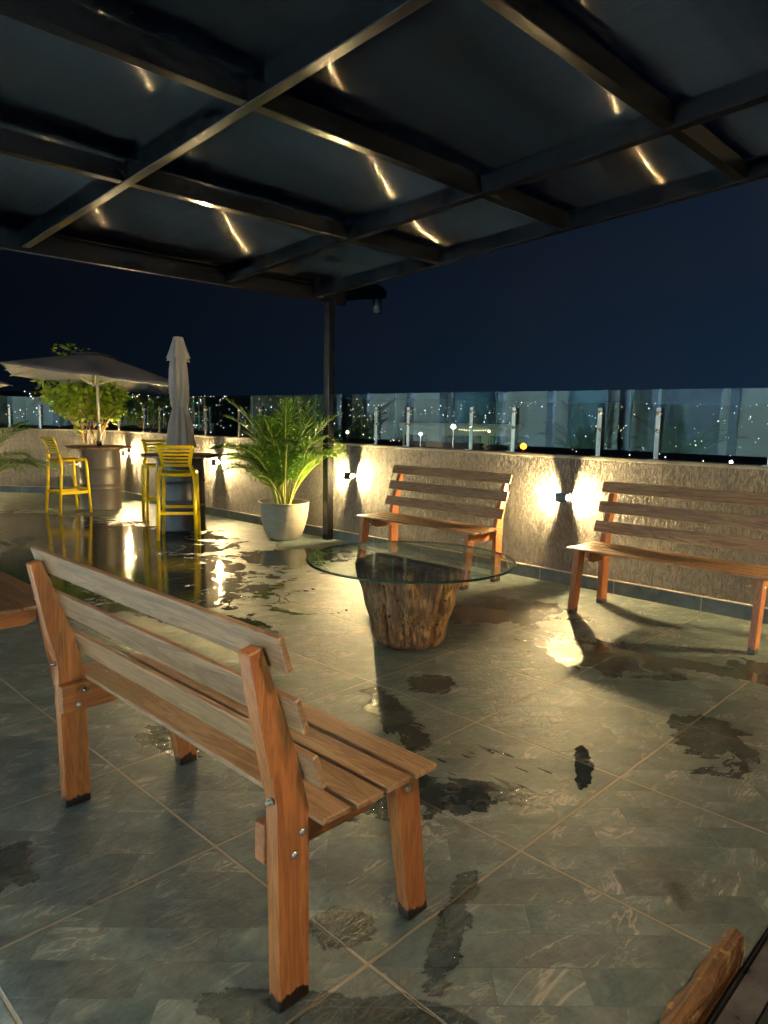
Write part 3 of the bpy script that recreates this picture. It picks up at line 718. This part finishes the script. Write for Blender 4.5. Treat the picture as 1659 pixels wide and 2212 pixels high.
# square canopy: the near corner points towards the viewer, slightly left
fwd2 = Vector((math.cos(YAW), math.sin(YAW), 0)); rgt2 = Vector((math.sin(YAW), -math.cos(YAW), 0))
nc = (-.57*rgt2-1.49*fwd2); az0 = math.atan2(nc.y, nc.x)-PI/4
parasol((B1[0], B1[1], 0), az0, fwd2, R(4.6), 'open square cream parasol over the brown-grey barrel')
pl = Vector((0, 0, 0))+fwd2*11.5+rgt2*(-7.5)
parasol((pl.x, pl.y, 0), az0+.3, fwd2, R(2), 'second open parasol, only its tip showing at the left edge', z_base=0.0)
def closed_parasol(loc, label):
    g = thing('parasol', label, 'parasol', loc, 0, 'cream fabric parasols')
    def ff(amp, n, ph=0):
        return lambda r, z, th: r*(1+amp*math.cos(n*th+ph)+amp*.35*math.sin((n-3)*th+z*3)) if r > .03 else r
    body = [(.07, 2.26), (.075, 2.20), (.082, 2.08), (.095, 1.92), (.10, 1.75), (.098, 1.60), (.085, 1.50), (.074, 1.463), (.090, 1.42), (.118, 1.30), (.135, 1.15), (.150, 1.06), (.165, 1.00)]
    bd = []
    for (r1, z1), (r2, z2) in zip(body[:-1], body[1:]):
        for k in range(3): bd.append((r1+(r2-r1)*k/3, z1+(z2-z1)*k/3))
    bd.append(body[-1])
    m = MB(); rings = []; seg = 96; fn = ff(.16, 8)
    for (r, z) in bd:
        am = min(1, (2.3-z)/.4); ring = []
        for k in range(seg):
            th = 2*PI*k/seg; q = r*(1+am*(.21*math.cos(8*th+.4*math.sin(3*z))+.08*math.sin(5*th+z*4)))
            zz = z-(.055*(.5+.5*math.cos(8*th/2)) if z < 1.03 else 0)
            ring.append(m.b.verts.new((q*math.cos(th), q*math.sin(th), zz)))
        rings.append(ring)
    for i in range(len(rings)-1):
        for k in range(seg): m.b.faces.new((rings[i][k], rings[i][(k+1) % seg], rings[i+1][(k+1) % seg], rings[i+1][k])).smooth = True
    m.build('folded_canopy', M_FAB, g)
    m = MB(); rings = []
    for (r, z) in ((.048, 2.315), (.058, 2.31), (.075, 2.24), (.10, 2.14), (.122, 2.06), (.128, 2.045)):
        ring = []
        for k in range(seg):
            th = 2*PI*k/seg; am = (2.315-z)/.27; q = r*(1+am*.2*math.cos(8*th+.5))
            ring.append(m.b.verts.new((q*math.cos(th), q*math.sin(th), z-am*.02*math.cos(4*th))))
        rings.append(ring)
    for i in range(len(rings)-1):
        for k in range(seg): m.b.faces.new((rings[i][k], rings[i][(k+1) % seg], rings[i+1][(k+1) % seg], rings[i+1][k])).smooth = True
    m.build('vent_flap', M_FAB, g)
    MB().lathe([(0, 2.31), (.05, 2.31), (.052, 2.325), (.03, 2.335), (0, 2.338)], 20).build('finial', M_BLACK, g)
    MB().lathe([(.081, 1.458), (.083, 1.463), (.081, 1.468)], 24).build('tie_strap', M_FAB, g)
    MB().tube([(0, 0, .92), (0, 0, 2.3)], .019, 14).build('pole', M_POLE, g)
closed_parasol(B2, 'closed cream parasol tied at the waist, standing in the black barrel')

# ------------------------------------------------------------ plants
def mat_leaf(name, a, b_, tl):
    t = MT(name); c = t.coord(); n = t.noise(c, 4.5, 4)
    col = t.mix(t.rng(n, .35, .65), a, b_)
    d = t.pbr(col, .42, 0.0, None, .45); tr = t.n('ShaderNodeBsdfTranslucent'); tr.inputs[0].default_value = tl+(1,)
    mx_ = t.n('ShaderNodeMixShader', inp={0: .32}); t.l(d, mx_.inputs[1]); t.l(tr.outputs[0], mx_.inputs[2]); return t.done(mx_.outputs[0])
M_PALM = mat_leaf('palm_leaf', (.030, .10, .010), (.095, .20, .016), (.17, .32, .02))
M_SHRUB = mat_leaf('shrub_leaf', (.16, .28, .02), (.30, .42, .035), (.42, .55, .04))
M_STEM = simple('palm_stem', (.22, .24, .05), .5, sc=9, var=.35)
M_BARK = simple('pale_bark', (.24, .15, .08), .8, sc=14, var=.35, bump=.4)
def mat_pot():
    t = MT('speckled_pot'); c = t.coord(); n = t.noise(t.scale(c, (1, 1, 2.5)), 3, 5, .6, 1.2)
    v = t.rng(t.math('ABSOLUTE', t.math('SUBTRACT', n, .5)), 0, .012, 1, 0)
    sp = t.n('ShaderNodeSeparateXYZ'); t.l(c, sp.inputs[0]); band = t.math('MULTIPLY', t.rng(sp.outputs[2], .17, .23), t.rng(sp.outputs[2], .26, .31, 1, 0))
    col = t.mix(t.rng(n, .3, .7), (.30, .30, .25), (.40, .39, .32)); col = t.mix(t.math('MULTIPLY', v, t.math('MULTIPLY', band, .8)), col, (.14, .14, .12))
    return t.done(t.pbr(col, .45, 0.0, t.bump(t.noise(c, 30, 3), .2, .004), .4))
M_POT = mat_pot(); M_SOIL = simple('potting_soil', (.03, .02, .012), .95, sc=30, var=.4, bump=.8); M_WPOT = simple('white_plastic_pot', (.55, .54, .50), .4)
def pot_mesh(g, rim, base, h, mat, bulge=.0):
    n = 12; pr = [(0, 0), (base*.96, 0), (base, .008)]
    for i in range(1, n+1):
        t = i/n; pr.append((base+(rim-base)*(t**.62)+bulge*math.sin(t*PI), .008+(h-.008)*t))
    pr += [(rim+.004, h+.004), (rim-.008, h+.006), (rim-.018, h), (rim-.03, h-.045), (rim-.04, h-.06)]
    p = MB().lathe(pr, 56).build('pot', mat, g)
    MB().lathe([(0, h-.055), (rim-.036, h-.055), (rim-.036, h-.05), (0, h-.035)], 32).build('soil', M_SOIL, g)
def frond(lv, sm, base, az, lean, length, droop, lw=.020, nl=26, ll=.30, seed=0):
    rg = random.Random(seed); pts = []; p = Vector(base); el = lean; n = 16
    for i in range(n+1):
        pts.append(p.copy()); d = Vector((math.cos(az)*math.cos(el), math.sin(az)*math.cos(el), math.sin(el)))
        p = p+d*(length/n); el -= droop/n*(.35+1.5*i/n)
    sm.tube(pts, [.009*(1-.75*i/n)+.0015 for i in range(n+1)], 6)
    for j in range(nl):
        t = .30+.70*j/(nl-1); k = t*n; i = min(n-1, int(k)); q = pts[i].lerp(pts[i+1], k-i)
        d = (pts[i+1]-pts[i]).normalized(); side = d.cross(Vector((0, 0, 1)))
        if side.length < .01: side = Vector((-math.sin(az), math.cos(az), 0))
        side.normalize(); up = side.cross(d).normalized()
        L = ll*(math.sin(min(1, (t-.18)/.82*1.02)*PI)**.55*.85+.15)*rg.uniform(.85, 1.1)
        for s in (-1, 1):
            sw = rg.uniform(.45, .75)+.45*t
            dr = (side*s*math.cos(sw)+d*math.sin(sw)+up*rg.uniform(.12, .34)).normalized()
            a = q; b1 = a+dr*L*.45; b2 = a+dr*L*.8+Vector((0, 0, -L*.10)); c = a+dr*L+Vector((0, 0, -L*.24))
            w = d*lw*.5
            v = [lv.b.verts.new(x) for x in (a-w*.3, a+w*.3, b1-w+up*.002, b1+w+up*.002, b2-w*.7, b2+w*.7, c)]
            lv.b.faces.new((v[0], v[1], v[3], v[2])); lv.b.faces.new((v[2], v[3], v[5], v[4])); lv.b.faces.new((v[4], v[5], v[6]))
M_PALM_SHADED = mat_leaf('shaded_palm_leaf', (.012, .035, .018), (.02, .05, .022), (.02, .05, .02))  # palm leaf with shade put into its colour, for the palms by the building
def palm(loc, label, n, h, seed, potkw=None, ll=.28, spread=1.0):
    g = thing('potted_palm', label, 'palm', loc, 0, 'feathery palms in pots')
    kw = potkw or dict(rim=.288, base=.17, h=.425, mat=M_POT, bulge=.012); pot_mesh(g, **kw)
    lv, sm = MB(), MB(); rg = random.Random(seed)
    for i in range(n):
        az = 2*PI*i/n*2.618+rg.uniform(-.3, .3); rb = rg.uniform(.02, .09); inner = i/n
        lean = R(88-38*inner*spread*rg.uniform(.7, 1.1)); L = h*rg.uniform(.82, 1.08)*(.80+.25*(1-inner))
        frond(lv, sm, (rb*math.cos(az), rb*math.sin(az), kw['h']-.06), az, lean, L, rg.uniform(.9, 1.7)*(.6+.6*inner), seed=seed*100+i, ll=ll, nl=28)
    lv.build('fronds', M_PALM_SHADED if seed > 20 else M_PALM, g, fixn=False); sm.build('stems', M_STEM, g)
    return g
palm((5.02, 6.50, 0), 'bushy green palm in a round grey stone pot beside the black post', 44, 1.25, 5, ll=.27, spread=.72)
pp = fwd2*9.2+rgt2*(-5.36)
palm((pp.x, pp.y, 0), 'palm at the left edge with only its drooping leaves in view', 26, 1.35, 9, spread=1.4, ll=.36)
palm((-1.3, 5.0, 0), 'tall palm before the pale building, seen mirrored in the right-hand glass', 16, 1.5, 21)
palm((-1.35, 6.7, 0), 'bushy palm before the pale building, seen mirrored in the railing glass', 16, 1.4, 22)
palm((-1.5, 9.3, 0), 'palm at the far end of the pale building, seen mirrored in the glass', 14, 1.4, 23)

# leafy shrub with many stems
g = thing('potted_shrub', 'tall leafy light green shrub in a white tapered pot behind the barrel', 'shrub', (4.97, 11.50, 0))
pot_mesh(g, .345, .17, .565, M_WPOT)
tr, lv = MB(), MB(); rg = random.Random(3); tips = []
def grow(p, d, L, r, dep):
    n = 5; pts = [p.copy()]; q = p.copy(); dd = d.copy()
    for i in range(n):
        dd = (dd+Vector((rg.uniform(-.13, .13), rg.uniform(-.13, .13), rg.uniform(-.02, .08)))).normalized(); q = q+dd*L/n; pts.append(q.copy())
    tr.tube(pts, [r*(1-.45*i/n) for i in range(n+1)], 5, caps=False)
    if dep == 0: tips.append((pts, dd)); return
    for k in range(rg.choice((2, 3))):
        ax = Vector((rg.uniform(-1, 1), rg.uniform(-1, 1), rg.uniform(-.1, .5)))
        nd = (dd+ax*rg.uniform(.35, .62)).normalized(); grow(pts[-1] if k else pts[-2], nd, L*rg.uniform(.6, .85), r*.58, dep-1)
    if dep <= 2: tips.append((pts, dd))
for i in range(12):
    a = 2*PI*i/12+rg.uniform(-.2, .2); s = rg.uniform(.03, .22)
    grow(Vector((.05*math.cos(a), .05*math.sin(a), .52)), Vector((s*math.cos(a), s*math.sin(a), 1)).normalized(), rg.uniform(.50, .60), .016, 3)
def leaf(mb, p, s):
    a = Vector((rg.uniform(-1, 1), rg.uniform(-1, 1), rg.uniform(-.7, .5))).normalized(); b_ = a.cross(Vector((rg.uniform(-1, 1), rg.uniform(-1, 1), rg.uniform(-1, 1)))).normalized()
    pts = [p, p+a*s*.45+b_*s*.33, p+a*s, p+a*s*.45-b_*s*.33]
    mb.b.faces.new([mb.b.verts.new(x) for x in pts])
for pts, dd in tips:
    for k in range(7):
        q = rg.choice(pts[1:])+Vector((rg.gauss(0, .05), rg.gauss(0, .05), rg.gauss(0, .05)))
        if (q.z < 1.30 and rg.random() < .85) or q.z > 2.12: continue
        leaf(lv, q, rg.uniform(.07, .12))
print('shrub leaves', len(lv.b.faces))
top = -.31*rgt2+Vector((0, 0, 2.42))
tr.tube([Vector((0, 0, 1.2)), top*.6+Vector((0, 0, .72)), top], [.008, .006, .003], 5)
for k in range(46): leaf(lv, top+Vector((rg.gauss(0, .13), rg.gauss(0, .13), rg.gauss(-.03, .05))), rg.uniform(.06, .11))
tr.build('stems', M_BARK, g); lv.build('foliage', M_SHRUB, g, fixn=False)

# ------------------------------------------------------------ raw edged timber and black channel, lower right corner
def mat_raw():
    t = MT('raw_timber_edge'); c = t.coord(); a = t.noise(t.scale(c, (3, 30, 30)), 1.6, 5, .6, 1); b_ = t.noise(c, 22, 5, .65)
    col = t.mix(t.rng(a, .35, .65), (.05, .022, .009), (.20, .095, .035)); col = t.mix(t.rng(b_, .55, .64, 0, .7), col, (.36, .22, .09))
    return t.done(t.pbr(col, .5, 0.0, t.bump(t.math('ADD', a, b_), .9, .012), .4))
M_RAW = mat_raw(); M_STONE = simple('sooty_steel', (.11, .105, .105), .35, 0.3, sc=14, var=.5, bump=.5)
def raw_board(label, x0, x1, y, w, h, seed):
    g = MB(); rg = random.Random(seed); n = 60; rows = []
    for i in range(n+1):
        x = x0+(x1-x0)*i/n; j = lambda s: noise.noise(Vector((x*9, seed, s)))*.010+noise.noise(Vector((x*34, seed, s)))*.005
        e_ = (0 if 0 < i < n else .004)
        rows.append([g.b.verts.new(p) for p in ((x, y+w/2+j(1), 0), (x, y+w/2+.006+j(2), h*.55), (x, y+w/2+j(3)*1.5, h-e_+j(4)*.4), (x, y+.002*j(9), h+.004+j(7)*.5), (x, y-w/2+j(5)*1.5, h-.006+j(6)*.5), (x, y-w/2-.004+j(8)*.6, h*.5), (x, y-w/2, 0))])
    for p, q in zip(rows[:-1], rows[1:]):
        for k in range(6): g.b.faces.new((p[k], p[k+1], q[k+1], q[k]))
    g.b.faces.new(rows[0]); g.b.faces.new(rows[-1][::-1])
    g.build('timber_board', M_RAW, None, label=label, cat='timber', group='raw-edged timber boards by the black channel')
raw_board('raw-edged brown timber board on edge at the lower right corner', .6, 1.86, .515, .036, .105, 3)
raw_board('second raw timber board cut by the very lower right corner', .6, 1.74, .235, .034, .105, 11)
g = thing('steel_channel', 'dark sooty steel channel lying between the two timber boards', 'metal channel')
MB().box(.5, 2.30, .392, .396, .004, .062).build('side_wall', M_BLACK, g)
MB().box(.5, 2.30, .470, .474, .004, .066).build('side_wall', M_BLACK, g)
MB().box(.5, 2.30, .397, .469, .004, .044).bevel(.003).build('channel_bed', M_STONE, g)

# ------------------------------------------------------------ building behind the viewer (mirrored in the glass), with its lamps
M_WALLW = simple('pale_render', (.62, .63, .55), .8, sc=2, var=.08)
M_DARK = simple('dark_joinery', (.02, .024, .028), .3, sc=4)
M_PANE = mat_glass('window_pane', (.25, .35, .38), 0.0, 1.6)
bd = thing('terrace_building', 'pale rendered building with dark door frames behind the viewer', 'building')
MB().box(-3.0, -2.7, -6, 19.5, 0, 3.6).build('wall', M_WALLW, bd)
MB().box(-3.0, 5.3, -5.0, -4.7, 0, 3.6).build('wall', M_WALLW, bd)
for y in (3.2, 4.55, 6.0, 6.6, 8.3, 9.6, 11.3, 12.4, 14.0, 15.2, 17.1):
    MB().box(-2.7, -2.58, y-.07, y+.07, 0, 3.3).bevel(.004).build('column', M_DARK, bd)
for y, w, mt in ((5.3, .9, M_DARK), (2.3, 1.0, M_DARK), (7.45, .8, M_PANE), (10.4, 1.2, M_PANE)):
    d = MB().box(-2.69, -2.655, y-w/2, y+w/2, .02, 2.15).bevel(.003).build('door', mt, bd)
    MB().box(-2.70, -2.64, y-w/2-.05, y-w/2-.001, 0, 2.2).box(-2.70, -2.64, y+w/2+.001, y+w/2+.05, 0, 2.2).box(-2.70, -2.64, y-w/2-.001, y+w/2+.001, 2.152, 2.2).build('frame', M_DARK, d)
M_DIFF = emis('cool_diffuser', (.85, .95, 1.0), 14.0); M_DIFW = emis('warm_diffuser', (1, .72, .42), 18.0)
def flood(loc, rz, W_, col, dm, label, tilt=-42, sz=.30, arm=.55):
    g = thing('wall_light', label, 'wall light', loc, rz, 'box lights on the building behind')
    if arm > .3: MB().box(0, arm, -.012, .012, .03, .05).build('arm', M_BLACK, g)
    MB().box(arm-.05, arm+.06, -sz/2, sz/2, 0, .09).bevel(.004).build('lamp_body', M_BLACK, g)
    MB().box(arm-.04, arm+.05, -sz/2+.012, sz/2-.012, -.006, -.001).build('diffuser', dm, g)
    L = bpy.data.lights.new('lamp_glow', 'AREA'); L.shape = 'RECTANGLE'; L.size = .08; L.size_y = sz; L.energy = W_; L.color = col
    o = bpy.data.objects.new('lamp_glow', L); COL.objects.link(o); o.parent = g; o.location = (arm, 0, -.012)
    o.rotation_euler = (0, R(-tilt), 0)
for y, nm in ((.9, 'behind the near bench'), (4.6, 'opposite the bench at the left edge'), (8.0, 'opposite the nearest yellow stool'), (11.8, 'at the far end of the building')):
    flood((-2.70, y, 2.45), 0, P_FACADE, C_FAC, M_DIFF, 'cool white box light on the pale building '+nm)
flood((1.25, -.775, 3.06), PI/2, P_WARM, C_WARM, M_DIFW, 'warm box light under the pergola beam behind the viewer', tilt=22, sz=.35, arm=.05)

# ------------------------------------------------------------ the town beyond the railing
def azpx(px): return YAW-math.atan((px-829.5)/F_PX)
cl = [MB() for _ in range(4)]; rg = random.Random(12)
def blob(mb, p, s):
    v = [mb.b.verts.new(p+Vector(d)*s) for d in ((1, 0, 0), (0, 1, 0), (-1, 0, 0), (0, -1, 0), (0, 0, 1), (0, 0, -1))]
    for a, b_ in ((0, 1), (1, 2), (2, 3), (3, 0)):
        mb.b.faces.new((v[a], v[b_], v[4])); mb.b.faces.new((v[b_], v[a], v[5]))
one = MB(); cnt = 0
while cnt < 820:
    px = rg.uniform(-250, 1750); az = azpx(px)
    r = 240*math.exp(rg.uniform(0, 2.35)); z = hill(r, az)+rg.uniform(2, 9)
    ys = (z-1.4)/r
    dens = .5+.5*noise.noise(Vector((az*14, ys*60, 4)))
    if px > 1150: dens *= .55
    if ys > .025 or ys < -.075 or rg.random() > dens**1.7*1.5: continue
    s = r*.00042*rg.choice((1, 1, 1.2, 1.5, 2.1)); mi = rg.choices((0, 1, 2, 3), (5, 5, 2, .7))[0]
    f0 = len(one.b.faces); blob(one, Vector((r*math.cos(az), r*math.sin(az), z)), s)
    one.b.faces.ensure_lookup_table()
    for f in one.b.faces[f0:]: f.material_index = mi
    cnt += 1
one.build('city_lights', [emis('white_city_light', (1, .93, .85), 3.4), emis('amber_city_light', (1, .70, .38), 3.0), emis('blue_white_city_light', (.6, .85, 1), 4.0), emis('green_city_light', (.2, 1, .6), 1.2)], kind='stuff', label='scattered lights of the town on the dark hillside', cat='city lights')
# pale hall with a string of lights, and street lamps
az = azpx(985); c = Vector((math.cos(az), math.sin(az), 0)); r = 170
g = thing('hall_building', 'long pale hall with a row of small lights along its roof, beyond the glass', 'building', c*r+Vector((0, 0, -32)), az)
M_HALL = simple('pale_hall_wall', (.50, .45, .33), .8, sc=.2)
m = MB(); m.box(0, 16, -14, 13, 0, 31.2); m.build('wall', M_HALL, g)
MB().box(-.6, 17, -15, 14, 31.22, 32.3).bevel(.3).build('roof', M_HALL, g)
for y, w in ((10.0, 5.0), (-1.0, 9.0), (-9.5, 4.0)): MB().box(-.25, .2, y-w/2, y+w/2, 26.4, 29.6).build('window', M_DARK, g)
M_STR = emis('string_light', (1, .82, .5), 5.0)
m = MB()
for i in range(13): blob(m, Vector((-.9, -3+i*.55-4, 31.0-.18*math.sin(i/12*PI))), .11)
m.build('light_string', M_STR, g)
def street_lamp(px, r, ytop, label, col, st, s, blue=False):
    az = azpx(px); c = Vector((math.cos(az), math.sin(az), 0)); elev = -(ytop-(896+.0176*px))/F_PX; z = EYE+elev*r; z0 = hill(r, az)-1
    g = thing('street_lamp', label, 'street lamp', (c.x*r, c.y*r, z0), az)
    MB().tube([(0, 0, 0), (0, 0, z-z0-.1)], r*.0006, 8).build('pole', M_DARK, g)
    MB().lathe([(0, z-z0-.1-s), (s*.8, z-z0-.1-s*.6), (s, z-z0-.1), (s*.7, z-z0-.1+s*.6), (0, z-z0-.1+s)], 12).build('lamp_head', emis(label[:12]+' glow', col, st), g)
    if st > 30:
        L = bpy.data.lights.new('lamp_glow', 'POINT'); L.energy = st*30; L.color = col; L.shadow_soft_size = .3
        o = bpy.data.objects.new('lamp_glow', L); COL.objects.link(o); o.parent = g; o.location = (-1.5, 0, z-z0-.3)
street_lamp(1127, 38, 966, 'bright orange warning light on a mast just above the wall', (1, .24, .012), 6, .17)
street_lamp(1576, 26, 991, 'small white light just over the wall beyond the right bench', (1, .97, .9), 12, .055)
street_lamp(975, 140, 928, 'white floodlight on a pole before the pale hall', (1, .92, .7), 60, .42)
street_lamp(905, 150, 944, 'floodlit lamp at the left end of the pale hall', (1, .93, .75), 60, .30)
street_lamp(1052, 120, 938, 'yellow street lamp on a thin pole right of the hall', (1, .75, .3), 9, .20)
street_lamp(748, 160, 940, 'warm lamp seen between palm and post posts', (1, .8, .45), 7, .35)
street_lamp(172, 90, 953, 'bluish white lamp left of the shrub stems', (.7, .85, 1), 12, .32)
street_lamp(452, 150, 958, 'green-white lamp glimpsed beside the closed parasol', (.4, 1, .75), 5, .3)
# trees below the wall, dark against the town
M_TREE = mat_leaf('dark_tree_leaf', (.03, .055, .012), (.05, .08, .02), (.05, .09, .02))
def far_tree(px, r, ztop, rad, label, seed):
    az = azpx(px); c = Vector((math.cos(az), math.sin(az), 0)); z0 = hill(r, az)-1; g = thing('tree', label, 'tree', (c.x*r, c.y*r, z0), 0, 'dark trees beyond the railing')
    h = ztop-z0; rr_ = random.Random(seed)
    MB().tube([(0, 0, 0), (.3, .1, h*.5), (0, .2, h-rad)], [.5, .35, .2], 8).build('trunk', M_BARK, g)
    m = MB()
    for i in range(2600):
        d = Vector((rr_.gauss(0, 1), rr_.gauss(0, 1), rr_.gauss(0, 1))).normalized(); q = rr_.random()**.4
        p = d*rad*q; p.z *= .75; k = 1+.35*noise.noise(d*2.2+Vector((seed, 0, 0))); p *= k
        p += Vector((0, 0, h-rad)); a = Vector((rr_.uniform(-1, 1), rr_.uniform(-1, 1), rr_.uniform(-1, 1))).normalized(); b_ = a.orthogonal().normalized(); s = rad*.06
        m.b.faces.new([m.b.verts.new(x) for x in (p, p+a*s+b_*s*.5, p+a*s*2, p+a*s-b_*s*.5)])
    m.build('crown', M_TREE, g, fixn=False)
far_tree(800, 60, .1, 4.5, 'dark round tree just right of the black post beyond the glass', 1)
far_tree(1010, 75, -1.2, 3.5, 'small dark tree before the pale hall', 2)
far_tree(1090, 55, .6, 3.5, 'dark tree right of the pale hall', 3)
far_tree(120, 70, .2, 4.5, 'dark tree beyond the far left railing', 4)
